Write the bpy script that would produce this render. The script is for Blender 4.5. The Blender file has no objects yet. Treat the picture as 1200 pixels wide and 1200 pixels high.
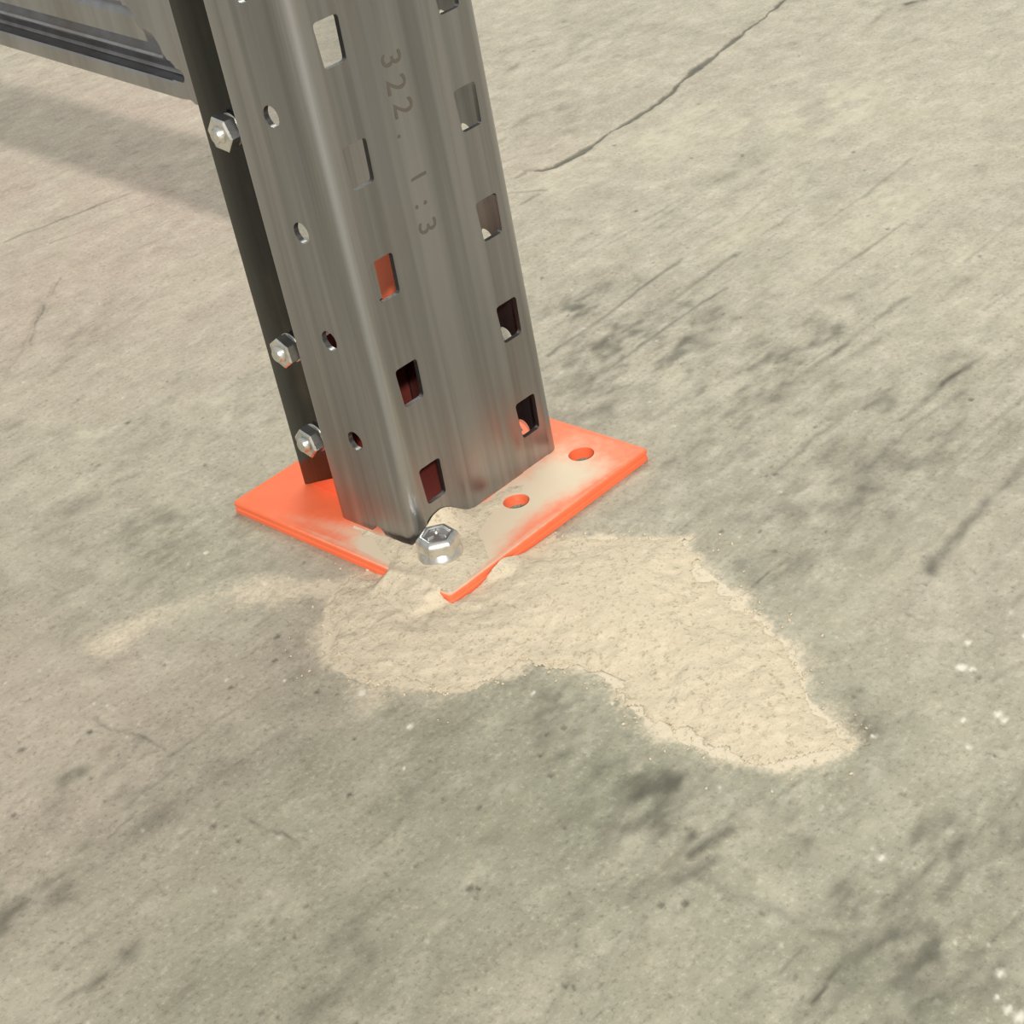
import bpy, bmesh, math, random
import numpy as np
from mathutils import Vector, Matrix
from mathutils.geometry import delaunay_2d_cdt

random.seed(7); rng = np.random.default_rng(11)
S = 0.001            # everything below is written in millimetres
PT = 6.0             # base plate thickness: z = 0 is the plate's top, the floor is at z = -PT
C = bpy.context.scene.collection
sc = bpy.context.scene

# ------------------------------------------------------------------ camera
CAM = np.array([-381.81622599, -519.84038, 415.87961608])
RM = np.array([[0.67708, -0.7157, -0.1713], [-0.49311, -0.26844, -0.82751], [0.54627, 0.64476, -0.53467]])
F = 2016.36
cd = bpy.data.cameras.new('camera'); cam = bpy.data.objects.new('camera', cd); C.objects.link(cam)
m = Matrix.Identity(4)
for i in range(3):
    m[i][0] = RM[0][i]; m[i][1] = -RM[1][i]; m[i][2] = -RM[2][i]
m[0][3], m[1][3], m[2][3] = CAM[0]*S, CAM[1]*S, (CAM[2]+PT)*S
cam.matrix_world = m
cd.sensor_width = 36; cd.sensor_height = 36; cd.sensor_fit = 'HORIZONTAL'
cd.lens = 36*F/1200; cd.clip_start = 0.01
sc.camera = cam

# ------------------------------------------------------------------ world, lamps, exposure
w = bpy.data.worlds.new('warehouse'); sc.world = w; w.use_nodes = True
bg = w.node_tree.nodes['Background']
bg.inputs[0].default_value = (1.0, 0.995, 0.965, 1); bg.inputs[1].default_value = 0.47
def lamp(name, loc, target, size, power, col, shape='DISK', size_y=None):
    d = bpy.data.lights.new(name, 'AREA'); d.shape = shape; d.size = size
    if size_y: d.size_y = size_y
    d.energy = power; d.color = col
    o = bpy.data.objects.new(name, d); C.objects.link(o); o.location = loc
    o.rotation_euler = (Vector(target)-Vector(loc)).to_track_quat('-Z', 'Y').to_euler()
    return o
lamp('high_bay_lamp', (-5.9, -7.9, 6.1), (0.1, 0.2, 0), 0.34, 1480, (1.0, 0.935, 0.85))
lamp('added_fill_lamp', (2.2, 1.4, 2.6), (0.5, 0.6, 0), 1.8, 62, (0.97, 1.0, 0.88), 'RECTANGLE', 1.8)  # unseen fill, added to brighten the floor towards the back
sc.view_settings.view_transform = 'Standard'; sc.view_settings.look = 'None'
sc.view_settings.gamma = 1; sc.view_settings.use_curve_mapping = False
sc.view_settings.exposure = 0.0

# ------------------------------------------------------------------ helpers
def P3(x, y, z): return (x*S, y*S, (z+PT)*S)
def floor_pt(u, v, z=-PT):
    """where the line of sight through photograph point u, v meets the level z (mm)"""
    r = RM.T @ np.array([(u-600)/F, (v-600)/F, 1.0]); t = (z-CAM[2])/r[2]
    return (CAM+t*r)[:2]
def link(name, mesh, mat, parent=None):
    o = bpy.data.objects.new(name, mesh); C.objects.link(o)
    if mat: mesh.materials.append(mat)
    if parent:
        o.parent = parent
        o.matrix_parent_inverse = Matrix.Translation(parent.location).inverted()
    return o
def empty(name, loc, label=None, cat=None, group=None):
    o = bpy.data.objects.new(name, None); C.objects.link(o); o.location = P3(*loc); o.empty_display_size = .02
    return tag(o, label, cat, group)
def tag(o, label=None, cat=None, group=None, kind=None):
    if label: o['label'] = label
    if cat: o['category'] = cat
    if group: o['group'] = group
    if kind: o['kind'] = kind
    return o
def bm_mesh(name, bm, smooth=None):
    bmesh.ops.recalc_face_normals(bm, faces=bm.faces)
    me = bpy.data.meshes.new(name); bm.to_mesh(me); bm.free()
    if smooth:
        for p in me.polygons: p.use_smooth = True
        me.set_sharp_from_angle(angle=math.radians(smooth))
    return me
def lin(r, g, b):
    f = lambda c: (c/255/12.92 if c/255 <= .04045 else ((c/255+.055)/1.055)**2.4)
    return (f(r), f(g), f(b), 1)
def fbm(x, y, scale, octaves=4, seed=0, gain=.55):
    """smooth value noise, about -1..1"""
    out = np.zeros_like(x); amp = 1; tot = 0
    r = np.random.default_rng(seed)
    for o in range(octaves):
        T = r.uniform(-1, 1, (256, 256)); ox, oy = r.uniform(0, 256, 2)
        X = x/scale+ox; Y = y/scale+oy
        i = np.floor(X).astype(int); j = np.floor(Y).astype(int); fx = X-i; fy = Y-j
        fx = fx*fx*(3-2*fx); fy = fy*fy*(3-2*fy); i0 = i % 256; i1 = (i+1) % 256; j0 = j % 256; j1 = (j+1) % 256
        out += amp*((T[i0, j0]*(1-fx)+T[i1, j0]*fx)*(1-fy)+(T[i0, j1]*(1-fx)+T[i1, j1]*fx)*fy)
        tot += amp; amp *= gain; scale /= 2
    return out/tot*1.6
def sstep(a, b, v):
    t = np.clip((v-a)/(b-a), 0, 1); return t*t*(3-2*t)
def seg_dist(x, y, pts):
    """distance to a polyline, and the running length parameter (0..1) of the nearest point"""
    best = np.full_like(x, 1e9); par = np.zeros_like(x); n = len(pts)-1
    for k in range(n):
        a, b = np.array(pts[k]), np.array(pts[k+1]); d = b-a; L = d@d
        t = np.clip(((x-a[0])*d[0]+(y-a[1])*d[1])/L, 0, 1)
        q = np.hypot(x-a[0]-t*d[0], y-a[1]-t*d[1]); s = q < best
        best = np.where(s, q, best); par = np.where(s, (k+t)/n, par)
    return best, par
def poly_sd(x, y, pts):
    """signed distance to a polygon, positive inside"""
    d, _ = seg_dist(x, y, list(pts)+[pts[0]]); ins = np.zeros(x.shape, bool); n = len(pts)
    for k in range(n):
        (x0, y0), (x1, y1) = pts[k], pts[(k+1) % n]
        c = ((y0 > y) != (y1 > y)) & (x < (x1-x0)*(y-y0)/((y1-y0) if y1 != y0 else 1e-9)+x0)
        ins ^= c
    return np.where(ins, d, -d)
def grid_mesh(name, X, Y, Z, keep):
    """height field (mm) over a regular grid; keep marks the cells that exist"""
    ny, nx = X.shape
    used = np.zeros((ny, nx), bool)
    used[:-1, :-1] |= keep; used[1:, :-1] |= keep; used[:-1, 1:] |= keep; used[1:, 1:] |= keep
    idx = -np.ones((ny, nx), int); idx[used] = np.arange(used.sum())
    co = np.stack([X[used], Y[used], Z[used]+PT], 1)*S
    q = np.stack([idx[:-1, :-1][keep], idx[:-1, 1:][keep], idx[1:, 1:][keep], idx[1:, :-1][keep]], 1)
    me = bpy.data.meshes.new(name); me.vertices.add(len(co)); me.vertices.foreach_set('co', co.astype(np.float32).ravel())
    me.loops.add(q.size); me.loops.foreach_set('vertex_index', q.astype(np.int32).ravel())
    me.polygons.add(len(q)); me.polygons.foreach_set('loop_start', np.arange(0, q.size, 4, dtype=np.int32))
    me.update(calc_edges=True); me.polygons.foreach_set('use_smooth', np.ones(len(q), bool)); me.update()
    return me, used
def set_attr(me, name, vals):
    a = me.attributes.new(name, 'FLOAT', 'POINT'); a.data.foreach_set('value', np.asarray(vals, np.float32).ravel())

# ------------------------------------------------------------------ materials
class NT:
    def __init__(s, name):
        s.m = bpy.data.materials.new(name); s.m.use_nodes = True; s.t = s.m.node_tree
        s.b = s.t.nodes['Principled BSDF']; s.co = s.t.nodes.new('ShaderNodeTexCoord').outputs['Object']
    def n(s, t, **k):
        nd = s.t.nodes.new(t)
        for a, v in k.items(): setattr(nd, a, v)
        return nd
    def put(s, sock, v):
        if isinstance(v, bpy.types.NodeSocket): s.t.links.new(v, sock)
        else: sock.default_value = v
    def noise(s, scale, detail=4, rough=.55, stretch=(1, 1, 1), dist=0):
        mp = s.n('ShaderNodeMapping'); mp.inputs['Scale'].default_value = stretch; s.t.links.new(s.co, mp.inputs[0])
        nz = s.n('ShaderNodeTexNoise'); s.t.links.new(mp.outputs[0], nz.inputs['Vector'])
        nz.inputs['Scale'].default_value = scale; nz.inputs['Detail'].default_value = detail
        nz.inputs['Roughness'].default_value = rough; nz.inputs['Distortion'].default_value = dist
        return nz.outputs[0]
    def ramp(s, v, lo, hi, a=0., b=1.):
        r = s.n('ShaderNodeMapRange'); r.interpolation_type = 'SMOOTHSTEP'; s.put(r.inputs[0], v)
        for i, q in zip((1, 2, 3, 4), (lo, hi, a, b)): r.inputs[i].default_value = q
        return r.outputs[0]
    def math(s, op, a, b=0., clamp=False):
        r = s.n('ShaderNodeMath'); r.operation = op; r.use_clamp = clamp; s.put(r.inputs[0], a); s.put(r.inputs[1], b); return r.outputs[0]
    def mix(s, f, a, b, mode='MIX'):
        r = s.n('ShaderNodeMix'); r.data_type = 'RGBA'; r.blend_type = mode; r.clamp_factor = True
        s.put(r.inputs[0], f); s.put(r.inputs[6], a); s.put(r.inputs[7], b); return r.outputs[2]
    def attr(s, name):
        a = s.n('ShaderNodeAttribute'); a.attribute_name = name; return a.outputs['Fac']
    def bump(s, h, dist, strength=1.):
        b = s.n('ShaderNodeBump'); b.inputs['Distance'].default_value = dist; b.inputs['Strength'].default_value = strength
        s.put(b.inputs['Height'], h); s.t.links.new(b.outputs[0], s.b.inputs['Normal'])
    def set(s, **k):
        for a, v in k.items(): s.put(s.b.inputs[a.replace('_', ' ')], v)
        return s.m

DUST = lin(211, 199, 176)
def dust_colour(t):
    n1 = t.noise(130, 5, .7); n2 = t.noise(700, 3, .7); n0 = t.noise(380, 5, .8)
    col = t.mix(t.ramp(n1, .35, .7, 0, .5), DUST, lin(222, 211, 188))
    col = t.mix(t.ramp(n0, .52, .66, 0, .75), col, lin(160, 148, 122))
    return t.mix(t.ramp(n2, .55, .8, 0, .5), col, lin(160, 147, 121)), n0, n2
def mat_concrete():
    t = NT('concrete')
    big = t.noise(9, 5, .6, (1, 1, 1), .6); mid = t.noise(60, 6, .68, (.75, 1, 1), .2); fine = t.noise(420, 4, .7); mot = t.noise(34, 7, .72); gr = t.noise(150, 6, .78, (1.1, 1, 1))
    strk = t.noise(55, 4, .6, (.12, 1.3, 1))
    col = t.mix(t.ramp(big, .3, .7), lin(166, 159, 144), lin(178, 171, 154))
    col = t.mix(t.math('MULTIPLY', t.attr('pink'), 1.0), col, lin(178, 161, 149))
    col = t.mix(t.math('MULTIPLY', t.attr('green'), 1.0), col, lin(150, 150, 130))
    col = t.mix(t.ramp(mid, .35, .75, 0, .30), col, lin(136, 130, 113))
    col = t.mix(t.ramp(mid, .50, .2, 0, .40), col, lin(200, 192, 173))
    col = t.mix(t.ramp(strk, .55, .8, 0, .22), col, lin(122, 118, 103))
    col = t.mix(t.ramp(fine, .52, .70, 0, .62), col, lin(116, 110, 95))
    col = t.mix(t.ramp(fine, .46, .30, 0, .4), col, lin(208, 202, 184))
    col = t.mix(t.ramp(mot, .52, .74, 0, .42), col, lin(122, 116, 100))
    col = t.mix(t.ramp(mot, .48, .28, 0, .45), col, lin(206, 199, 180))
    col = t.mix(t.ramp(gr, .54, .74, 0, .42), col, lin(112, 106, 90))
    col = t.mix(t.ramp(gr, .46, .28, 0, .38), col, lin(212, 205, 186))
    pit = t.noise(170, 2, .5)
    col = t.mix(t.ramp(pit, .72, .80, 0, .5), col, lin(90, 84, 70))
    col = t.mix(t.attr('pale'), col, lin(208, 203, 180))
    col = t.mix(t.attr('dark'), col, lin(72, 69, 58))
    dn = t.math('ADD', t.attr('dust'), t.math('MULTIPLY', t.math('SUBTRACT', t.noise(330, 4, .7), .5), .9))
    col = t.mix(t.ramp(dn, .18, .72, 0, .96), col, dust_colour(t)[0])
    col = t.mix(t.attr('white'), col, lin(232, 228, 214))
    t.bump(t.math('ADD', t.math('MULTIPLY', mid, .8), t.math('MULTIPLY', fine, .35)), .0012, .55)
    return t.set(Base_Color=col, Roughness=t.ramp(mid, .3, .7, .55, .75))
def mat_dust():
    t = NT('concrete_dust')
    col, n1, n2 = dust_colour(t)
    edge = t.math('ADD', t.attr('cover'), t.math('MULTIPLY', t.math('SUBTRACT', n2, .5), 1.1))
    col = t.mix(t.ramp(edge, -.3, .5, .45, 0), col, lin(190, 178, 154))
    t.bump(t.math('ADD', n1, t.math('MULTIPLY', n2, .5)), .0011, .7)
    return t.set(Base_Color=col, Roughness=.95, Specular_IOR_Level=.1)
def mat_steel(name, base, dark, rough, streak=.34):
    t = NT(name)
    s1 = t.noise(150, 5, .6, (1, 1, .02)); s2 = t.noise(55, 3, .5, (1, 1, .03)); blot = t.noise(22, 4, .6, (1, 1, .4))
    col = t.mix(t.ramp(s1, .42, .66, 0, streak), base, dark)
    col = t.mix(t.ramp(s2, .45, .62, 0, streak*1.1), col, dark)
    col = t.mix(t.ramp(blot, .5, .75, 0, .25), col, lin(150, 128, 112))
    t.bump(s1, .0004, .25)
    return t.set(Base_Color=col, Metallic=1.0, Roughness=t.ramp(s2, .3, .7, rough-.05, rough+.08))
def mat_orange(name, film=True):
    t = NT(name)
    n = t.noise(70, 5, .6)
    col = t.mix(t.ramp(n, .35, .7, 0, .35), lin(240, 116, 76), lin(228, 104, 66))
    if film:
        d = t.math('ADD', t.attr('dust'), t.math('MULTIPLY', t.math('SUBTRACT', t.noise(210, 5, .7), .5), .45))
        f = t.ramp(d, .08, .85, 0, .97)
        col = t.mix(f, col, DUST)
        t.set(Roughness=t.ramp(d, .1, .5, .45, .95))
    else: t.set(Roughness=.45)
    t.bump(n, .0005, .3)
    return t.set(Base_Color=col, Specular_IOR_Level=.3)
def mat_zinc():
    t = NT('zinc_plated_steel'); n = t.noise(160, 4, .6)
    return t.set(Base_Color=t.mix(t.ramp(n, .4, .7), lin(232, 232, 228), lin(196, 198, 196)), Metallic=1.0, Roughness=.3)
M_FLOOR = mat_concrete(); M_DUST = mat_dust()
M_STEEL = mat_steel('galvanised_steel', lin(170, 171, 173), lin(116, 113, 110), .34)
M_DARK = mat_steel('dark_glossy_steel', lin(56, 58, 58), lin(42, 42, 42), .2, .4)  # darker, glossier steel for the near rear flange
M_BRACE = mat_steel('brace_steel', lin(178, 179, 182), lin(146, 144, 140), .36)
M_STAMP = NT('stamped_ink').set(Base_Color=lin(124, 118, 110), Metallic=.85, Roughness=.6)
M_PLATE = mat_orange('orange_paint_dusty'); M_TAB = mat_orange('orange_paint', False)
M_ZINC = mat_zinc(); M_FOOT_SHADE = NT('foot_shade_red').set(Base_Color=lin(104, 44, 36), Roughness=.5)  # the dark red holds the shade inside the foot

# ------------------------------------------------------------------ dust outlines shared by the floor and the heap
PX0, PY0, PX1, PY1 = -17.2, -38.5, 114.1, 111.7      # base plate outline
heap_px = [(520, 700), (470, 676), (438, 668), (408, 676), (384, 700), (376, 726), (384, 756), (402, 782), (432, 800), (478, 806),
           (520, 812), (562, 808), (602, 786), (628, 772), (690, 786), (722, 806), (768, 848), (806, 872), (850, 888), (918, 898),
           (976, 884), (1000, 866), (984, 846), (950, 822), (938, 790), (926, 758), (902, 732), (868, 712), (836, 682), (816, 660), (808, 636),
           (740, 632), (690, 634), (650, 638), (600, 640)]
HEAP = [tuple(floor_pt(*q)) for q in heap_px]
TAIL = [tuple(floor_pt(*q)) for q in [(400, 690), (330, 697), (250, 708), (190, 730), (130, 752)]]

# ------------------------------------------------------------------ floor
def make_floor():
    st = 1.25
    xs = np.arange(-330, 800, st); ys = np.arange(-400, 1240, st); X, Y = np.meshgrid(xs, ys)
    q = np.stack([X-CAM[0], Y-CAM[1], np.full_like(X, -PT-CAM[2])], -1) @ RM.T
    U = 600+F*q[..., 0]/q[..., 2]; V = 600+F*q[..., 1]/q[..., 2]
    vis = (U > -90) & (U < 1290) & (V > -90) & (V < 1290)
    keep = vis[:-1, :-1]
    wx = X+fbm(X, Y, 40, 4, 1)*9; wy = Y+fbm(X, Y, 40, 4, 2)*9     # wandering outlines
    sx = X+fbm(X, Y, 14, 3, 3)*2; sy = Y+fbm(X, Y, 14, 3, 4)*1.2
    rag = fbm(X*.35, Y, 9, 4, 5)
    n1 = fbm(X, Y, 120, 5, 20); n2 = fbm(X, Y, 30, 5, 21); n3 = fbm(X*.16, Y, 7, 4, 22); n4 = fbm(X*.6, Y, 9, 4, 23); n5 = fbm(X*.45, Y, 4.5, 2, 24)
    dark = np.zeros_like(X); pale = np.zeros_like(X); white = np.zeros_like(X); Z = np.full_like(X, -PT)
    def streak(px, wid, amt, soft=1., brk=.5):
        nonlocal dark
        d, p = seg_dist(sx, sy, [tuple(floor_pt(*a)) for a in px])
        v = np.exp(-(d/wid)**2)*np.clip(.85+.7*rag, .15, 1.25)
        dark = np.maximum(dark, np.clip(1.45*amt*v, 0, .95))
    def blot(u, v, ru, rv, ang, amt, tgt='dark'):
        """soft stain round a spot; size in mm across, turned ang degrees from the rack's front line"""
        nonlocal dark, pale
        cx, cy = floor_pt(u, v); a = math.radians(ang)
        dx = (wx-cx)*math.cos(a)+(wy-cy)*math.sin(a); dy = -(wx-cx)*math.sin(a)+(wy-cy)*math.cos(a)
        val = np.exp(-((dx/ru)**2+(dy/rv)**2))*np.clip(.7+.7*n2+.9*n4+.6*n5, 0, 1.35)*amt
        if tgt == 'dark': dark = np.clip(dark+1.15*val, 0, .62)
        else: pale = np.clip(pale+val, 0, .9)
    # broad darker grime
    for a in [(700, 395, 70, 26, 4, .22), (800, 410, 80, 26, 4, .2), (900, 440, 80, 20, 3, .18), (680, 345, 40, 16, 0, .2), (1000, 480, 90, 26, 0, .13), (1080, 560, 80, 30, 0, .12), (700, 385, 45, 14, 6, .22), (660, 360, 26, 12, 0, .26), (770, 400, 55, 22, 4, .16), (720, 440, 60, 20, 4, .16), (880, 420, 60, 10, 3, .2), (960, 390, 70, 8, 3, .22),
              (860, 500, 70, 16, 2, .16), (1060, 540, 60, 26, 2, .14), (1010, 480, 60, 12, 2, .16), (930, 590, 50, 30, 0, .10), (200, 620, 52, 30, 30, .22), (120, 560, 40, 24, 20, .12), (300, 650, 26, 14, 60, .18),
              (830, 955, 26, 9, 20, .34), (800, 920, 18, 9, 0, .25), (765, 905, 14, 9, 40, .2), (930, 965, 20, 5, 60, .22), (845, 980, 12, 3.5, 5, .35), (800, 1000, 20, 6, 60, .18), (740, 950, 22, 12, 30, .14),
              (1080, 1040, 40, 22, 10, .24), (1150, 1010, 30, 16, 0, .20), (1130, 1120, 30, 20, 0, .22), (1000, 1060, 40, 14, 80, .14), (940, 1150, 40, 14, 0, .18), (1040, 1170, 40, 12, 0, .2),
              (70, 905, 13, 6, 40, .34), (120, 925, 12, 6, 40, .2), (120, 1000, 60, 10, -4, .22), (30, 1065, 40, 10, 0, .14), (120, 1150, 13, 4.5, 15, .5), (20, 1080, 20, 12, 0, .18), (330, 1190, 40, 18, 0, .14),
              (870, 690, 30, 14, 0, .14), (900, 800, 26, 16, 0, .14), (1030, 860, 14, 9, 20, .24), (990, 780, 26, 20, 0, .10), (700, 860, 40, 20, 60, .16), (620, 820, 26, 12, 60, .18), (540, 870, 40, 20, 50, .13), (720, 1010, 60, 24, 30, .11),
              (660, 130, 40, 30, 0, .14), (640, 60, 60, 40, 0, .14), (880, 190, 40, 9, 0, .2), (840, 95, 40, 14, 0, .12), (1040, 60, 40, 16, 0, .15), (80, 610, 30, 16, 30, .14), (40, 420, 60, 24, 0, .1), (480, 1100, 70, 40, 20, .06), (450, 920, 60, 14, 40, .06)]: blot(*a)
    for a in [(960, 130, 90, 45, 0, .45), (800, 140, 60, 30, 0, .30), (1000, 270, 90, 30, 0, .45), (860, 270, 60, 24, 0, .3), (700, 200, 60, 40, 0, .4), (1120, 330, 60, 30, 0, .3), (1150, 120, 70, 60, 0, .22), (740, 270, 40, 20, 0, .25), (680, 470, 20, 9, 0, .2),
              (100, 280, 60, 40, 20, .12), (60, 250, 90, 30, 10, .10), (250, 320, 60, 30, 10, .08), (150, 100, 60, 60, 20, .1), (180, 450, 70, 30, 20, .1), (90, 760, 50, 16, 20, .22), (160, 800, 40, 12, 10, .2), (150, 1030, 30, 10, 0, .2), (220, 1060, 40, 14, 0, .14),
              (1010, 690, 60, 20, 0, .2), (1130, 650, 50, 20, 0, .22), (1180, 830, 30, 20, 0, .16), (480, 850, 8, 2.5, 0, .5), (430, 810, 9, 3, 0, .5), (880, 1010, 40, 12, 0, .14), (1000, 990, 30, 8, 0, .15), (350, 980, 60, 24, 10, .12), (560, 970, 60, 24, 10, .12)]: blot(*a, 'pale')
    # tyre scuffs and scratches, nearly all along the rack's front line
    for px, wd, am in [([(640, 418), (700, 378), (760, 332), (800, 305)], 1.6, .42), ([(680, 460), (730, 420), (800, 370), (850, 338)], 1.5, .38), ([(660, 440), (740, 385), (860, 300)], 2.2, .28),
              ([(850, 500), (950, 432), (1060, 350)], 2.4, .40), ([(880, 498), (980, 428), (1080, 366)], 3.2, .26), ([(900, 562), (960, 510), (1030, 456)], 1.5, .34), ([(1055, 492), (1110, 448), (1155, 412)], 2.0, .42), ([(820, 520), (900, 462), (980, 400)], 1.3, .30),
              ([(930, 350), (990, 310), (1060, 262)], 1.3, .25), ([(870, 330), (940, 285), (1010, 240)], 1.3, .24), ([(960, 265), (1010, 232), (1070, 185)], 1.4, .28), ([(1000, 560), (1070, 500), (1180, 420)], 1.4, .24), ([(1090, 560), (1150, 505), (1200, 465)], 1.6, .26),
              ([(760, 290), (820, 250), (880, 215)], 1.0, .24), ([(690, 490), (790, 425)], 1.2, .26), ([(1088, 672), (1108, 648), (1135, 612), (1165, 580), (1210, 535)], 3.4, .46), ([(1086, 670), (1098, 656)], 3.8, .50), ([(870, 697), (900, 673), (926, 654)], 1.0, .55),
              ([(955, 1168), (1000, 1115), (1045, 1066), (1100, 1005)], 1.2, .5), ([(1100, 1005), (1115, 990)], 1.6, .5), ([(1135, 990), (1170, 958), (1205, 918)], 1.8, .36), ([(870, 1172), (910, 1140), (945, 1108)], 1.0, .42), ([(950, 1205), (1020, 1130), (1100, 1040), (1150, 990)], 1.6, .24),
              ([(800, 1020), (850, 1045), (900, 1068), (965, 1095)], 2.4, .28), ([(965, 1095), (1010, 1112), (1060, 1135)], 2.2, .30), ([(1115, 1160), (1160, 1110), (1205, 1060)], 1.4, .3), ([(1160, 800), (1200, 775)], 1.3, .32), ([(808, 1002), (828, 992), (850, 974)], 2.6, .42),
              ([(0, 1085), (60, 1045), (150, 985), (190, 955)], 6.5, .22), ([(5, 283), (60, 262), (130, 235), (150, 228)], 1.4, .34), ([(60, 285), (120, 262), (180, 240)], 1.0, .26), ([(35, 402), (50, 360), (70, 325)], 1.0, .32), ([(5, 440), (20, 420), (60, 335)], 1.4, .16),
              ([(78, 1172), (95, 1160), (118, 1150), (140, 1142)], 1.4, .5), ([(320, 1180), (360, 1148), (395, 1118)], 1.2, .26), ([(285, 955), (310, 970), (345, 990)], .8, .3), ([(110, 840), (190, 880)], .9, .22), ([(1110, 640), (1150, 600)], 1.4, .25),
              ([(725, 672), (755, 660)], 1., .3), ([(1000, 880), (1040, 830)], 1.0, .25), ([(430, 1000), (470, 960)], .8, .2), ([(905, 935), (960, 905)], .9, .2), ([(130, 980), (160, 950)], .8, .25), ([(1010, 40), (1045, 5)], 3., .2), ([(1065, 4), (1085, 0)], 4, .6), ([(600, 225), (640, 222)], 1.2, .3), ([(610, 240), (632, 227)], 1.4, .36)]:
        streak(px, wd, am)
    # faint parallel scuffs
    for k in range(230):
        u, v = rng.uniform(620, 1200), rng.uniform(250, 720)
        L = rng.uniform(15, 80); c = floor_pt(u, v); sl = rng.normal(0, .035)
        d, _ = seg_dist(sx, sy, [(c[0], c[1]), (c[0]+L, c[1]+sl*L)])
        dark = np.maximum(dark, rng.uniform(.12, .36)*np.exp(-(d/rng.uniform(.6, 1.5))**2)*np.clip(.6+.7*rag, 0, 1))
    for k in range(70):
        u, v = rng.uniform(0, 1200), rng.uniform(880, 1200)
        L = rng.uniform(10, 50); c = floor_pt(u, v); sl = rng.normal(0, .06)
        d, _ = seg_dist(sx, sy, [(c[0], c[1]), (c[0]+L, c[1]+sl*L)])
        dark = np.maximum(dark, rng.uniform(.1, .28)*np.exp(-(d/rng.uniform(.5, 1.1))**2)*np.clip(.6+.7*rag, 0, 1))
    # the crack, sunk into the slab
    crack = [tuple(floor_pt(*a)) for a in [(606, 207), (616, 199), (634, 199), (652, 194), (690, 172), (715, 155), (745, 138), (785, 110), (800, 94), (830, 70), (860, 46), (890, 24), (925, -6), (990, -60)]]
    d, p = seg_dist(X+fbm(X, Y, 10, 3, 31)*1.4, Y+fbm(X, Y, 10, 3, 32)*1.4, crack)
    cw = 2.0+1.9*np.clip(fbm(X, Y, 30, 3, 33), -.6, 1); cm = np.exp(-(d/cw)**4)*np.where(p < .12, .45, 1)
    dark = np.maximum(dark, .88*cm); Z -= .9*cm
    dark = np.maximum(dark, .22*np.exp(-(d/5)**2)*np.clip(.5+n4, 0, 1))
    # pits and specks
    pits = [(325, 745), (320, 692), (322, 773), (415, 865), (410, 930), (280, 985), (270, 805), (250, 967), (371, 810), (560, 1041), (550, 1040), (640, 860), (660, 852), (775, 1060), (803, 1058), (645, 908), (633, 884), (1012, 870), (1166, 885), (845, 622), (890, 622), (908, 645), (868, 372), (870, 181), (848, 368), (1000, 178), (908, 555), (955, 500), (1040, 268), (1138, 468), (1148, 300), (870, 183), (810, 185), (745, 247), (635, 325), (665, 370), (625, 60), (720, 170), (196, 447), (150, 495), (16, 955), (115, 545), (240, 545), (105, 857), (25, 878)]
    pits += [(rng.uniform(0, 1200), rng.uniform(0, 1200)) for _ in range(330)]
    for i, (u, v) in enumerate(pits):
        c = floor_pt(u, v); r = rng.uniform(1.0, 1.6) if i < 45 else rng.uniform(.6, 1.15)
        i0, i1 = np.searchsorted(ys, [c[1]-8, c[1]+8]); j0, j1 = np.searchsorted(xs, [c[0]-8, c[0]+8])
        if i1 <= i0 or j1 <= j0: continue
        sl = (slice(i0, i1), slice(j0, j1))
        g = np.exp(-(((X[sl]-c[0])/(r*rng.uniform(.9, 1.4)))**2+((Y[sl]-c[1])/r)**2)**2)
        dark[sl] = np.maximum(dark[sl], (.75 if i < 45 else rng.uniform(.25, .65))*g); Z[sl] -= .5*g
    # pale flecks of old paint
    fl = [(1130, 780, 4.4), (1140, 783, 2.6), (1168, 838, 3.6), (1178, 843, 3), (1130, 841, 3), (1134, 875, 2.4), (1035, 1005, 3), (1185, 1182, 3.4), (1176, 1138, 3), (1172, 1166, 2.4), (1198, 745, 3), (1135, 752, 3), (480, 849, 3.4), (425, 811, 3.8), (330, 800, 2), (265, 795, 2), (312, 683, 2), (243, 646, 2.2), (55, 1000, 1.6), (477, 898, 1.6), (1020, 865, 2.4), (720, 822, 1.8), (1198, 1192, 4), (628, 812, 2)]
    fl += [(rng.uniform(0, 1200), rng.uniform(0, 1200), rng.uniform(.6, .95)) for _ in range(90)]
    for u, v, r in fl:
        c = floor_pt(u, v); rr = r*.5
        g = np.exp(-(((sx-c[0])/rr)**2+((sy-c[1])/(rr*.8))**2)**2) if r > 1.5 else None
        if g is None:
            i0, i1 = np.searchsorted(ys, [c[1]-6, c[1]+6]); j0, j1 = np.searchsorted(xs, [c[0]-6, c[0]+6])
            if i1 <= i0 or j1 <= j0: continue
            sl = (slice(i0, i1), slice(j0, j1)); white[sl] = np.maximum(white[sl], .5*np.exp(-((X[sl]-c[0])**2+(Y[sl]-c[1])**2)/(r*r)))
        else: white = np.maximum(white, .85*g)
    dark = np.clip(dark+np.clip(n5*.6+n4*.5-.3, 0, 1)*.3+np.clip(n3-.25, 0, 1)*.16*np.clip(.6+n1, 0, 1)+np.clip(n2*.5+n4*.4-.15, 0, 1)*.22, 0, .93)
    pale = np.clip(pale*(.55+.6*np.clip(n2+n4*.6, -.6, 1))+np.clip(-n2*.6+n4*.5-.2, 0, 1)*.3, 0, .9)
    # tint of the slab: rosier towards the left, greener towards the right and the front
    pk = np.zeros_like(X); gr = np.zeros_like(X)
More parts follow.
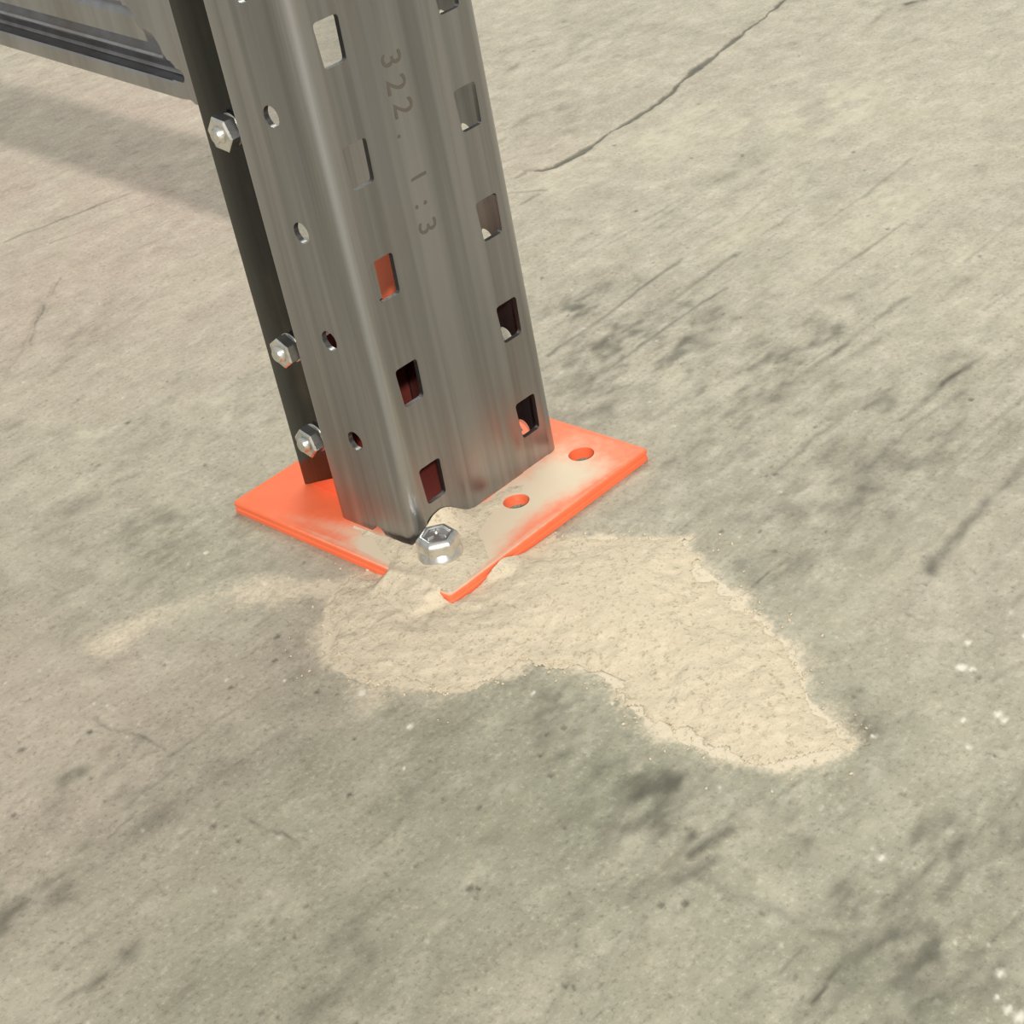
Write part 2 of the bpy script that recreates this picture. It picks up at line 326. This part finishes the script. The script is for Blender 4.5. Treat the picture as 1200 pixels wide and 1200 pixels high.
    for u, v, r, a in [(120, 300, 210, .75), (60, 820, 70, .6), (180, 160, 160, .6), (60, 120, 260, .5), (120, 960, 60, .4), (650, 190, 60, .3), (860, 90, 60, .25), (1100, 660, 60, .12), (340, 790, 40, .35), (380, 730, 22, .3), (860, 1010, 30, .1)]:
        c = floor_pt(u, v); pk += a*np.exp(-((wx-c[0])**2+(wy-c[1])**2)/(r*r))
    for u, v, r, a in [(250, 640, 60, .6), (600, 1000, 150, .55), (1120, 1100, 110, .7), (700, 850, 60, .4), (300, 1150, 80, .35), (850, 700, 90, .25), (1000, 480, 120, .25), (480, 900, 60, .3), (1060, 140, 70, .0)]:
        c = floor_pt(u, v); gr += a*np.exp(-((wx-c[0])**2+(wy-c[1])**2)/(r*r))
    pk = np.clip(pk*(.8+.35*n1+.2*n2), 0, 1); gr = np.clip(gr*(.8+.35*n2), 0, 1)
    # dust film thinning out round the heap
    sd = poly_sd(wx*.4+X*.6, wy*.4+Y*.6, HEAP)
    dust = np.where(sd > 0, 1., np.exp(sd/8.)*(.6+.3*n4))
    dt, p = seg_dist(wx, wy, TAIL); dust = np.maximum(dust, np.exp(-(dt/(8+7*p))**2)*(.62-.16*p)*(1+.5*n2))
    for u, v, r, a in [(430, 812, 16, .5), (500, 830, 16, .35), (150, 790, 22, .28), (220, 790, 20, .26), (960, 770, 10, .4), (620, 790, 10, .35), (350, 700, 12, .35), (290, 760, 30, .14)]:
        c = floor_pt(u, v); dust = np.maximum(dust, a*np.exp(-((wx-c[0])**2+(wy-c[1])**2)/(r*r)))
    dx = np.maximum(np.maximum(PX0-X, X-PX1), 0); dy = np.maximum(np.maximum(PY0-Y, Y-PY1), 0); dp = np.hypot(dx, dy)
    dust = np.maximum(dust, .3*np.exp(-dp/3.)*(n4 > 0)*(X > 60))
    Z += fbm(X, Y, 160, 3, 41)*.25
    Z = np.where(dp <= 2.5, -PT-.3, Z)
    for hx, hy in ((96, -13.8), (50.8, -13.7)):      # pits added under the plate's empty holes, their shade painted in as dark colour
        g = np.hypot(X-hx, Y-hy) < 7; Z = np.where(g, -PT-2.4, Z); dark = np.where(g, .8, dark); dust = np.where(g, 0, dust)
    me, used = grid_mesh('floor', X, Y, Z, keep)
    for k, v in dict(dark=dark, pale=pale, white=white, pink=pk, green=gr, dust=dust).items(): set_attr(me, k, v[used])
    # the slab beyond
    bm = bmesh.new(); bm.from_mesh(me)
    R = 9000; n = 12
    vs = [[bm.verts.new(P3(-R+2*R*i/n, -R+2*R*j/n, -PT-3.0)) for i in range(n+1)] for j in range(n+1)]
    for j in range(n):
        for i in range(n): bm.faces.new((vs[j][i], vs[j][i+1], vs[j+1][i+1], vs[j+1][i]))
    bm.to_mesh(me); bm.free()
    o = link('floor', me, M_FLOOR); tag(o, 'worn grey concrete warehouse floor with a crack and dark tyre scuffs', 'floor', None, 'structure')
    return o
make_floor()

# ------------------------------------------------------------------ sheet-metal helper: a folded profile with punched holes
def rounded(pts, r, seg=3):
    out = []; n = len(pts)
    for i in range(n):
        a, b, c = (np.array(pts[(i+k-1) % n], float) for k in range(3))
        d1 = (a-b)/np.linalg.norm(a-b); d2 = (c-b)/np.linalg.norm(c-b)
        for s in range(seg+1):
            t = s/seg; q = (b+d1*r)*(1-t)**2+2*b*t*(1-t)+(b+d2*r)*t*t; out.append(tuple(q))
    return out
def flat_panel(bm, to3, u0, u1, z0, z1, holes, notches=()):
    """planar strip u0..u1, z0..z1 with closed hole outlines cut out"""
    outer = [(u0, z0)]
    for nt in notches: outer += nt
    outer += [(u1, z0), (u1, z1), (u0, z1)]
    co = [Vector(q) for q in outer]; faces = [list(range(len(outer)))]
    for h in holes:
        k = len(co); co += [Vector(q) for q in h]; faces.append(list(range(k, k+len(h))))
    vs, es, fs, ov, oe, of = delaunay_2d_cdt(co, [], faces, 1, 1e-5)
    bv = [bm.verts.new(to3(v.x, v.y)) for v in vs]
    for f, src in zip(fs, of):
        if 0 in src and len(src) == 1:
            try: bm.faces.new([bv[i] for i in f])
            except ValueError: pass
def finish_sheet(name, bm, thick, parent, mat, smooth=35, offset=-1):
    bmesh.ops.remove_doubles(bm, verts=bm.verts, dist=2e-6)
    bmesh.ops.recalc_face_normals(bm, faces=bm.faces)
    me = bpy.data.meshes.new(name); bm.to_mesh(me); bm.free()
    tmp = bpy.data.objects.new(name+'_tmp', me); C.objects.link(tmp)
    md = tmp.modifiers.new('s', 'SOLIDIFY'); md.thickness = thick*S; md.offset = offset; md.use_even_offset = False
    dg = bpy.context.evaluated_depsgraph_get(); dg.update()
    m2 = bpy.data.meshes.new_from_object(tmp.evaluated_get(dg)); bpy.data.objects.remove(tmp)
    m2.name = name
    for p in m2.polygons: p.use_smooth = True
    m2.set_sharp_from_angle(angle=math.radians(smooth))
    return link(name, m2, mat, parent)
def circ(cx, cy, r, n=20): return [(cx+r*math.cos(2*math.pi*k/n), cy+r*math.sin(2*math.pi*k/n)) for k in range(n)]

# ------------------------------------------------------------------ base plate
W, D = 97.0, 52.0
plate = empty('base_plate', (48.5, 36.6, -PT), 'orange painted steel base plate under the rack upright, dusted with concrete powder', 'base plate')
def plate_dust(x, y):
    """how much settled powder lies on the plate (0..1)"""
    n = fbm(x, y, 22, 4, 51)
    v = 1.25*np.exp(-((x+2)/26)**2-((y+24)/23)**2)                     # round the drilled hole
    v += .72*np.exp(-((x-42)/30)**2-((y+18)/18)**2)+.40*np.exp(-((x-80)/26)**2-((y+18)/16)**2)
    v += .26*np.exp(-((x-70)/40)**2-((y+2)/12)**2)+.16*sstep(55, 80, x)
    v += .85*np.exp(-((x+10)/13)**2-((y-8)/24)**2)+.45*np.exp(-((x+5)/9)**2-((y-30)/16)**2)+.3*np.exp(-((x-86)/18)**2-((y+24)/10)**2)
    return np.clip(v*(1+.3*n), 0, 1.2)
ANCH = (1.6, -14.2)
def make_plate():
    holes = [circ(96, -13.8, 6.2, 24), circ(50.8, -13.7, 6.2, 24)]
    bm = bmesh.new()
    outer = rounded([(PX0, PY0), (PX1, PY0), (PX1, PY1), (PX0, PY1)], 2.2, 3)
    co = [Vector(q) for q in outer]; faces = [list(range(len(outer)))]
    for h in holes:
        k = len(co); co += [Vector(q) for q in h]; faces.append(list(range(k, k+len(h))))
    for x in np.arange(PX0+3, PX1-2, 3.2):
        for y in np.arange(PY0+3, 40, 3.2):
            if all(math.hypot(x-h[0], y-h[1]) > 7.2 for h in ((96, -13.8), (50.8, -13.7))): co.append(Vector((x+.01*y, y)))
    vs, es, fs, ov, oe, of = delaunay_2d_cdt(co, [], faces, 1, 1e-5)
    bv = [bm.verts.new(P3(v.x, v.y, 0)) for v in vs]
    for f, src in zip(fs, of):
        if len(src) == 1 and 0 in src: bm.faces.new([bv[i] for i in f])
    for v in [v for v in bm.verts if not v.link_faces]: bm.verts.remove(v)
    bmesh.ops.recalc_face_normals(bm, faces=bm.faces)
    if bm.faces[0].normal.z < 0: bmesh.ops.reverse_faces(bm, faces=bm.faces)
    edges = [e for e in bm.edges if e.is_boundary]
    ret = bmesh.ops.extrude_edge_only(bm, edges=edges)
    ev = [g for g in ret['geom'] if isinstance(g, bmesh.types.BMVert)]
    def grow(v, k):   # small rolled edge on the outline
        x, y = v.co.x/S, v.co.y/S
        if min(abs(x-PX0), abs(x-PX1), abs(y-PY0), abs(y-PY1)) < 2.3:
            cx, cy = (PX0+PX1)/2, (PY0+PY1)/2
            v.co.x += k*S*(1 if x > cx else -1)*(1 if min(abs(x-PX0), abs(x-PX1)) < 2.3 else 0)
            v.co.y += k*S*(1 if y > cy else -1)*(1 if min(abs(y-PY0), abs(y-PY1)) < 2.3 else 0)
    for v in ev: grow(v, .7); v.co.z -= .7*S
    e2 = [g for g in ret['geom'] if isinstance(g, bmesh.types.BMEdge) and g.is_boundary]
    for dz, kk in ((1.6, 0), (.5, -.5), (.6, 0), (.5, .5), (2.1, 0)):
        ret = bmesh.ops.extrude_edge_only(bm, edges=e2)
        ev = [g for g in ret['geom'] if isinstance(g, bmesh.types.BMVert)]
        for v in ev: v.co.z -= dz*S; grow(v, kk)
        e2 = [g for g in ret['geom'] if isinstance(g, bmesh.types.BMEdge) and g.is_boundary]
    me = bm_mesh('plate', bm, 40)
    co = np.zeros(len(me.vertices)*3, np.float32); me.vertices.foreach_get('co', co); co = co.reshape(-1, 3)/S
    x, y, z = co[:, 0].astype(float), co[:, 1].astype(float), co[:, 2].astype(float)-PT
    set_attr(me, 'dust', plate_dust(x, y)*np.where(z < -.2, .22, 1))
    return link('plate', me, M_PLATE, plate)
make_plate()
def box_bm(x0, x1, y0, y1, z0, z1, bev=.4):
    bm = bmesh.new()
    bmesh.ops.create_cube(bm, size=1, matrix=Matrix.Translation(P3((x0+x1)/2, (y0+y1)/2, (z0+z1)/2)) @ Matrix.Diagonal(((x1-x0)*S, (y1-y0)*S, (z1-z0)*S, 1)))
    bmesh.ops.bevel(bm, geom=bm.edges, offset=bev*S, segments=2, affect='EDGES', profile=.5); return bm
link('upright_tab', bm_mesh('upright_tab', box_bm(12.7, 17.0, 58, 88, 0, 97), 40), M_TAB, plate)
def ell_tab():       # the far tab is wider above than below
    bm = bmesh.new(); o = [(58, 0), (75, 0), (75, 64), (88, 64), (88, 97), (58, 97)]
    a = [bm.verts.new(P3(80.0, y, z)) for y, z in o]; f = bm.faces.new(a)
    g = bmesh.ops.extrude_face_region(bm, geom=[f])
    for v in g['geom']:
        if isinstance(v, bmesh.types.BMVert): v.co.x += 4.3*S
    bmesh.ops.bevel(bm, geom=bm.edges, offset=.4*S, segments=2, affect='EDGES', profile=.5); return bm
link('upright_tab', bm_mesh('upright_tab', ell_tab(), 40), M_TAB, plate)

link('shade_pad', bm_mesh('shade_pad', box_bm(3.6, 93.4, 9.5, 49, 0, 2.5), 40), M_FOOT_SHADE, plate)['label'] = 'added dark red plate that darkens the inside of the foot'  # added pad, coloured dark so the foot looks shaded through the slots
link('bracket_web', bm_mesh('bracket_web', box_bm(12.7, 84.3, 88.2, 92.2, 0, 66), 40), M_FOOT_SHADE, plate)  # web's unlit inner side painted in as dark red

# ------------------------------------------------------------------ rack upright
H = 1300.0
post = empty('rack_upright', (W/2, 30, 0), 'galvanised steel rack upright with two columns of punched slots, standing on orange base plate', 'rack post')
def slot(cx, cz, wt=12.9, wb=11.4, h=18.6, lean=0):
    return rounded([(cx-wb/2+.25, cz-h/2), (cx+wb/2+.25, cz-h/2), (cx+wt/2, cz+h/2), (cx-wt/2, cz+h/2)], 1.9, 3)
def make_post():
    bm = bmesh.new()
    def quad(profile):
        for (x0, y0), (x1, y1) in zip(profile, profile[1:]):
            a = [bm.verts.new(P3(*q)) for q in ((x0, y0, 0), (x1, y1, 0), (x1, y1, H), (x0, y0, H))]; bm.faces.new(a)
    arc = [(7.5-7.5*math.cos(t), 7.5-7.5*math.sin(t)) for t in np.linspace(0, math.pi/2, 8)]       # (0,7.5) -> (7.5,0)
    g = .4
    nH = int(H//50)
    for side in (0, 1):
        fx = (lambda x: x) if side == 0 else (lambda x: W-x)
        pr = [(fx(x), y) for x, y in arc]; quad(pr)
        quad([(fx(7.5), 0), (fx(8.2), 0), (fx(9.4), g)])
        sl = [slot(17.6 if side == 0 else 80.2, 25.4+50*k) for k in range(nH)]
        a, b = sorted((fx(9.4), fx(26.0)))
        flat_panel(bm, lambda u, z: P3(u, g, z), a, b, 0, H, sl)
        quad([(fx(26.0), g), (fx(27.2), 0)])
        cy, z0 = (25.4, -.9) if side == 0 else (21.8, 5.4)
        half = [(cy+4.6*math.cos(t), max(0., z0+4.6*math.sin(t))) for t in (np.linspace(math.pi-.2, .2, 12) if side == 0 else np.linspace(math.pi+.9, -.9, 16))]
        hl = [circ(cy, z0+50+50*k, 4.7, 20) for k in range(nH)]
        flat_panel(bm, lambda u, z: P3(fx(0), u, z), 7.5, D-3, 0, H, hl, [half])
        quad([(fx(0), D-3), (fx(.3), D-1.4), (fx(1.2), D-.2), (fx(2.6), D+.6), (fx(7.4), D+2.4), (fx(8.8), D+3.3), (fx(9.6), D+4.5), (fx(10), D+6)])
    # raised centre band with two faint roll lines
    quad([(27.2, 0), (33.5, 0), (34.3, .18), (35.1, 0), (61.9, 0), (62.7, .18), (63.5, 0), (W-27.2, 0)])
    return finish_sheet('column_body', bm, 2.4, post, M_STEEL)
make_post()
def make_flange(side):
    fx = (lambda x: x) if side == 0 else (lambda x: W-x)
    bm = bmesh.new()
    y0, y1 = D+6, (89.0 if side == 0 else 91.0)
    hl = [circ(69, z, 4.6, 18) for z in (33.5, 81, 184.5)]
    outer_low = [(y0+14, 9)]
    if side == 0: flat_panel(bm, lambda u, z: P3(fx(10), u, max(z, 0)), y0, y1, 1, H, hl)
    else:            # the far flange is cut back above the foot
        flat_panel(bm, lambda u, z: P3(fx(10), u, z), y0, 72, 1, H, [])
        flat_panel(bm, lambda u, z: P3(fx(10), u, z), 72, 97.5, 1, 158, [])
        return finish_sheet('rear_flange', bm, 2.4, post, M_STEEL)
    # the foot is cut on a slant, higher at the front
    for v in bm.verts:
        if abs(v.co.z/S-PT-1) < .01: v.co.z = (PT+15-14*(v.co.y/S-y0)/(y1-y0))*S
    def q2(pf):
        for (xa, ya), (xb, yb) in zip(pf, pf[1:]):
            bm.faces.new([bm.verts.new(P3(*q)) for q in ((fx(xa), ya, 1), (fx(xb), yb, 1), (fx(xb), yb, H), (fx(xa), ya, H))])
    q2([(10, y1), (10.3, y1+.9), (11.2, y1+1.5)])
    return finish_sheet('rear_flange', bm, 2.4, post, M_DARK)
fl = make_flange(0); fl['label'] = 'darker glossy rear flange'
make_flange(1)
def lettering():
    for txt, xc, zc, size in (('3', 44.4, 208.9, 11.5), ('2', 44.2, 198.6, 11.5), ('2', 45.2, 188.6, 11.5), ('.', 43.6, 178.4, 10), ('1', 45.6, 158.8, 9.5), (':', 45.2, 147, 11), ('3', 44.6, 136.8, 11)):
        cu = bpy.data.curves.new('t', 'FONT'); cu.body = txt; cu.size = size*S*1.3; cu.extrude = .12*S; cu.align_x = 'CENTER'; cu.align_y = 'CENTER'; cu.resolution_u = 3
        o = bpy.data.objects.new('t', cu); C.objects.link(o)
        dg = bpy.context.evaluated_depsgraph_get(); dg.update()
        me = bpy.data.meshes.new_from_object(o.evaluated_get(dg)); bpy.data.objects.remove(o)
        # read from below upward, face to the front
        mt = Matrix.Translation(P3(xc, -.06, zc)) @ Matrix.Rotation(math.radians(90), 4, 'X') @ Matrix.Rotation(math.radians(-90), 4, 'Z')
        me.transform(mt); me.name = 'stamped_character'
        link('stamped_character', me, M_STAMP, post)
lettering()

# ------------------------------------------------------------------ bolts through the rear flanges
def hexagon(r, rot=0): return [(r*math.cos(math.pi/3*k+rot), r*math.sin(math.pi/3*k+rot)) for k in range(6)]
def lathe_x(bm, prof, cy, cz, n=24):
    """turn profile [(x, r)] about the line y=cy, z=cz"""
    rings = []
    for x, r in prof:
        rings.append([bm.verts.new(P3(x, cy+r*math.cos(2*math.pi*k/n), cz+r*math.sin(2*math.pi*k/n))) for k in range(n)])
    for a, b in zip(rings, rings[1:]):
        for k in range(n): bm.faces.new((a[k], a[(k+1) % n], b[(k+1) % n], b[k]))
    bm.faces.new(rings[0]); bm.faces.new(rings[-1][::-1])
def hex_x(bm, x0, x1, af, cy, cz, rot, ch=.8):
    r = af/2/math.cos(math.pi/6); n = 6; s = 1 if x1 > x0 else -1; rings = []
    for x, k in ((x0, .9), (x0+s*ch, 1), (x1-s*ch, 1), (x1, .88)):
        rings.append([bm.verts.new(P3(x, cy+a*k, cz+b*k)) for a, b in hexagon(r, rot)])
    for a, b in zip(rings, rings[1:]):
        for k in range(n): bm.faces.new((a[k], a[(k+1) % n], b[(k+1) % n], b[k]))
    bm.faces.new(rings[0]); bm.faces.new(rings[-1][::-1])
def make_bolt(z, rot, label, af=13.0):
    y = 69
    t = empty('hex_bolt', (10, y, z), label, 'bolt', 'bolts through the rear flanges')
    bm = bmesh.new(); lathe_x(bm, [(10, 6.9), (9.4, 7.2), (9.0, 7.0)], y, z); link('washer', bm_mesh('washer', bm, 35), M_ZINC, t)
    bm = bmesh.new(); hex_x(bm, 9.0, 2.6, af, y, z, rot); link('nut', bm_mesh('nut', bm), M_ZINC, t)
    bm = bmesh.new()
    pf = [(20, 3.9), (12, 3.9), (2.8, 3.9)]
    x = 2.8
    while x > 1.2: pf += [(x, 3.9), (x-.45, 3.4)]; x -= .9
    pf += [(.3, 2.9)]
    lathe_x(bm, pf, y, z, 18); link('shank', bm_mesh('shank', bm, 35), M_ZINC, t)
    bm = bmesh.new(); hex_x(bm, 17.1, 22.4, af, y, z, rot); link('head', bm_mesh('head', bm), M_ZINC, t)
make_bolt(184.5, .15, 'bright hex bolt near the end of the grey brace, topmost of three on dark flange', 14)
make_bolt(81, .45, 'middle of three hex bolts on the dark rear flange, second above the orange plate')
make_bolt(33.5, .25, 'lowest of three hex bolts on the dark rear flange, just above the orange plate')

# ------------------------------------------------------------------ horizontal brace
def make_brace():
    t = empty('frame_brace', (30, 75, 180), 'grey roll-formed steel brace running back from the rear of the upright', 'brace')
    x0 = 18.0; L = 620.0; bm = bmesh.new()
    slope = .073
    zb = lambda y: 187.9-8+slope*(y-104)+8
    # profile (depth from the front face, height from the lower edge): lip, hollow, nose, web, upper hollow, lip
    prof = [(20, 0), (1.5, 0), (.4, .4), (0, 1.5), (0, 7.2), (.5, 8), (1.6, 8), (1.8, 2.2), (16, 2.2), (17, 3.5), (17, 8), (15, 9.5), (7.0, 13.3), (4.6, 14), (4.0, 15.2), (4.8, 16.2), (6.6, 16.6), (8.2, 17.8), (7.6, 19), (6.2, 20),
            (6.2, 30), (7.5, 31.5), (9, 33)]
    prof += [(u, 66-h) for u, h in prof[::-1]]
    n = len(prof); hs = [66*k/(n-1) for k in range(n)]
    def blend(y, h):     # 1 = full section, 0 = pressed flat: slanted mouth of the section
        y0 = 118+.82*(h-8); s = min(max((y-(y0-7))/9, 0), 1); return s*s*(3-2*s)
    ysl = list(np.arange(62, 196, 1.5))+list(np.linspace(200, L, 30))
    rows = []
    for y in ysl:
        r = []
        for (u, h), hh in zip(prof, hs):
            b = blend(y, h if h < 33 else 33+(h-33)*.6); r.append(bm.verts.new(P3(x0+u*b, y, zb(y)+h*b+hh*(1-b))))
        rows.append(r)
    for a, b in zip(rows, rows[1:]):
        for k in range(n-1): bm.faces.new((a[k], a[k+1], b[k+1], b[k]))
    bmesh.ops.recalc_face_normals(bm, faces=bm.faces)
    if sum(f.normal.x for f in bm.faces) > 0: bmesh.ops.reverse_faces(bm, faces=bm.faces)
    o = finish_sheet('channel', bm, 1.2, t, M_BRACE, 30)
    # far wall that closes the section
    bm = box_bm(x0+20.5, x0+22, 62, L, 0, 66, .2)
    for v in bm.verts: v.co.z += zb(v.co.y/S)*S
    link('back_wall', bm_mesh('back_wall', bm), M_BRACE, t)
make_brace()

# ------------------------------------------------------------------ anchor bolt
def make_anchor():
    cx, cy = ANCH
    t = empty('anchor_bolt', (cx, cy, 0), 'shiny zinc hex anchor bolt standing in powder at the front corner of the orange plate', 'anchor bolt')
    def lathe(prof, n=32):
        bm = bmesh.new(); rings = [[bm.verts.new(P3(cx+r*math.cos(2*math.pi*k/n), cy+r*math.sin(2*math.pi*k/n), z)) for k in range(n)] for z, r in prof]
        for a, b in zip(rings, rings[1:]):
            for k in range(n): bm.faces.new((a[k], a[(k+1) % n], b[(k+1) % n], b[k]))
        bm.faces.new(rings[0]); bm.faces.new(rings[-1]); return bm
    link('shank', bm_mesh('shank', lathe([(-PT, 5.5), (0, 5.5), (1, 5.5)]), 35), M_ZINC, t)
    link('washer_flange', bm_mesh('washer_flange', lathe([(0.2, 9.6), (.8, 10.2), (2.2, 10.3), (3.4, 9.8), (5.2, 8.9)]), 35), M_ZINC, t)
    bm = bmesh.new(); rot = .38; r = 17.6/2/math.cos(math.pi/6); n = 6; rings = []
    for z, k in ((3.6, .98), (9.4, .98), (10.8, .92), (12.0, .78)): rings.append([bm.verts.new(P3(cx+a*k, cy+b*k, z)) for a, b in hexagon(r, rot)])
    for k_, z in ((.64, 12.1), (.58, 11.4)): rings.append([bm.verts.new(P3(cx+a*k_, cy+b*k_, z)) for a, b in hexagon(r, rot)])
    for a, b in zip(rings, rings[1:]):
        for k in range(n): bm.faces.new((a[k], a[(k+1) % n], b[(k+1) % n], b[k]))
    bm.faces.new(rings[0]); bm.faces.new(rings[-1][::-1])
    bmesh.ops.bevel(bm, geom=[e for e in bm.edges], offset=.35*S, segments=2, affect='EDGES', profile=.5)
    link('hex_head', bm_mesh('hex_head', bm, 40), M_ZINC, t)
    # raised marks on the head
    bm = bmesh.new()
    for a in (rot+.5, rot+.5+2.09, rot+.5+4.19):
        mt = Matrix.Translation(P3(cx+3.1*math.cos(a), cy+3.1*math.sin(a), 11.6)) @ Matrix.Rotation(a, 4, 'Z') @ Matrix.Diagonal((3.0*S, .9*S, 1.0*S, 1))
        bmesh.ops.create_cube(bm, size=1, matrix=mt)
    bmesh.ops.bevel(bm, geom=bm.edges, offset=.2*S, segments=1, affect='EDGES')
    link('head_mark', bm_mesh('head_mark', bm), M_ZINC, t)
make_anchor()

# ------------------------------------------------------------------ drilling dust
def make_dust():
    st = 1.0
    xs = np.arange(-175, 120, st); ys = np.arange(-275, 60, st); X, Y = np.meshgrid(xs, ys)
    n1 = fbm(X, Y, 26, 5, 61); n2 = fbm(X, Y, 6, 4, 62); n3 = fbm(X, Y, 70, 3, 63)
    wx = X+fbm(X, Y, 18, 4, 64)*5; wy = Y+fbm(X, Y, 18, 4, 65)*5
    sd = poly_sd(wx, wy, HEAP)
    sdr = sd+n2*3.2+n1*2.5
    h = np.where(sdr > 0, sstep(0, 34, sdr)*3.6*(1+.35*n3)+sstep(0, 3, sdr)*.5, np.clip(sdr*.12, -1, 0))
    h += np.where(sdr > 0, (n1*.5+n2*.24)*sstep(0, 12, sdr), 0)
    inx = (X > PX0-.8) & (X < PX1+.8) & (Y > PY0-.8) & (Y < PY1+.8)
    dl = np.maximum(PX0-X, 0); df = np.maximum(PY0-Y, 0)
    # banked against the plate's edges
    a = np.array(floor_pt(448, 668, 0)); b = np.array(floor_pt(516, 694, 0)); yA, yB = a[1], b[1]
    along = sstep(yB-5, yB+4, Y+n2*1.6)*(1-sstep(yA-5, yA+4, Y+n2*1.6))
    bank = along*np.exp(-(dl/17.)**1.5)*(7.2+n1*1.3+n2*.8)*(Y > PY0-14)
    c = np.array(floor_pt(596, 660, 0))[0]
    bank2 = np.exp(-((X-c)/9)**2)*np.exp(-(df/9)**1.5)*(5.0+n1*1.0+n2*.8) + np.exp(-((X-c-2)/26)**2)*np.exp(-(df/16)**1.5)*1.6
    bank2 = np.where(X > PX0-4, bank2, 0)
    bk = np.maximum(np.where(dl > 0, bank, 0), np.where(df > 0, bank2, 0))
    hf = np.maximum(np.where(sdr > 0, h, -1), np.where(bk > .35, bk+.2*n2-.3, -1))
    Zf = -PT+hf
    # on the plate: heap round the bolt, banked up against the post's foot
    face = np.where(Y > -0.2, 0, 1)
    r = np.hypot(X-ANCH[0], Y-ANCH[1])
    hp = 1.9*np.exp(-((X+3)/17)**2-((Y+24)/12)**2)+1.0*np.exp(-(r/15)**2)
    hp += 11.5*np.exp(-(np.abs(X-17.5)/np.where(X < 17.5, 14, 12))**2.2)*np.exp(-np.maximum(-Y, 0)/6.5)
    hp += 2.2*np.exp(-((X+5)/6)**2)*np.exp(-((Y-2)/14)**2)
    hp += 1.2*np.exp(-((X-45)/18)**2-((Y+6)/6)**2)
    hp += along*np.exp(-np.maximum(X-PX0, 0)/9.)*1.6
    hp += (n1*.35+n2*.28)-.75
    hole = np.minimum(np.hypot(X-96, Y+13.8), np.hypot(X-50.8, Y+13.7)+1.2*n2)
    hp = np.where(hole < 7.4, -1, hp)
    hp = np.where((X > -1.2) & (X < W+1) & (Y > .75), -1, hp)
    hp = np.where((X < -1) & (Y > 40), -1, hp)
    edge = np.minimum(np.minimum(X-PX0, PX1-X), np.minimum(Y-PY0, 999))
    hp = np.where((edge < 1.0) & (along < .4) & inx, -1, hp)
    Zp = hp
    Z = np.where(inx, Zp, Zf)
    ok = np.where(inx, hp > -.12, hf > -.12)
    # join where the bank spills over the left edge
    keep = ok[:-1, :-1] & ok[1:, :-1] & ok[:-1, 1:] & ok[1:, 1:]
    zmx = np.maximum.reduce([Z[:-1, :-1], Z[1:, :-1], Z[:-1, 1:], Z[1:, 1:]]); zmn = np.minimum.reduce([Z[:-1, :-1], Z[1:, :-1], Z[:-1, 1:], Z[1:, 1:]])
    mixed = (inx[:-1, :-1].astype(int)+inx[1:, :-1]+inx[:-1, 1:]+inx[1:, 1:]) % 4 != 0
    keep &= ~(mixed & (zmx-zmn > 2.6))
    me, used = grid_mesh('dust_heap', X, Y, np.where(inx, np.maximum(Z, -.3), np.maximum(Z, -PT-.5)), keep)
    set_attr(me, 'cover', np.where(inx, sstep(-.1, .8, hp), sstep(-1, 12, sdr))[used])
    o = link('dust_heap', me, M_DUST)
    tag(o, 'cream drilling dust heaped and smeared round the front of the orange plate', 'dust', None, 'stuff')
    # crumbs along its edge
    bm = bmesh.new(); pts = []
    flat_sd = lambda x, y: float(poly_sd(np.array([x]), np.array([y]), HEAP)[0])
    ii = np.argwhere((sd > -16) & (sd < 3) & ~inx)
    for i, j in ii[rng.choice(len(ii), 420, replace=False)]:
        if rng.random() > math.exp(sd[i, j]/8.): continue
        s = rng.uniform(.25, .7); x, y = X[i, j]+rng.uniform(-.5, .5), Y[i, j]+rng.uniform(-.5, .5)
        mt = Matrix.Translation(P3(x, y, -PT+max(0, hf[i, j])+s*.3)) @ Matrix.Rotation(rng.uniform(0, 6), 4, Vector(rng.normal(size=3))) @ Matrix.Diagonal((s*S*1.4, s*S, s*S*.8, 1))
        bmesh.ops.create_icosphere(bm, subdivisions=1, radius=1, matrix=mt)
    c = link('crumbs', bm_mesh('crumbs', bm), M_DUST, o); c['kind'] = 'stuff'
make_dust()
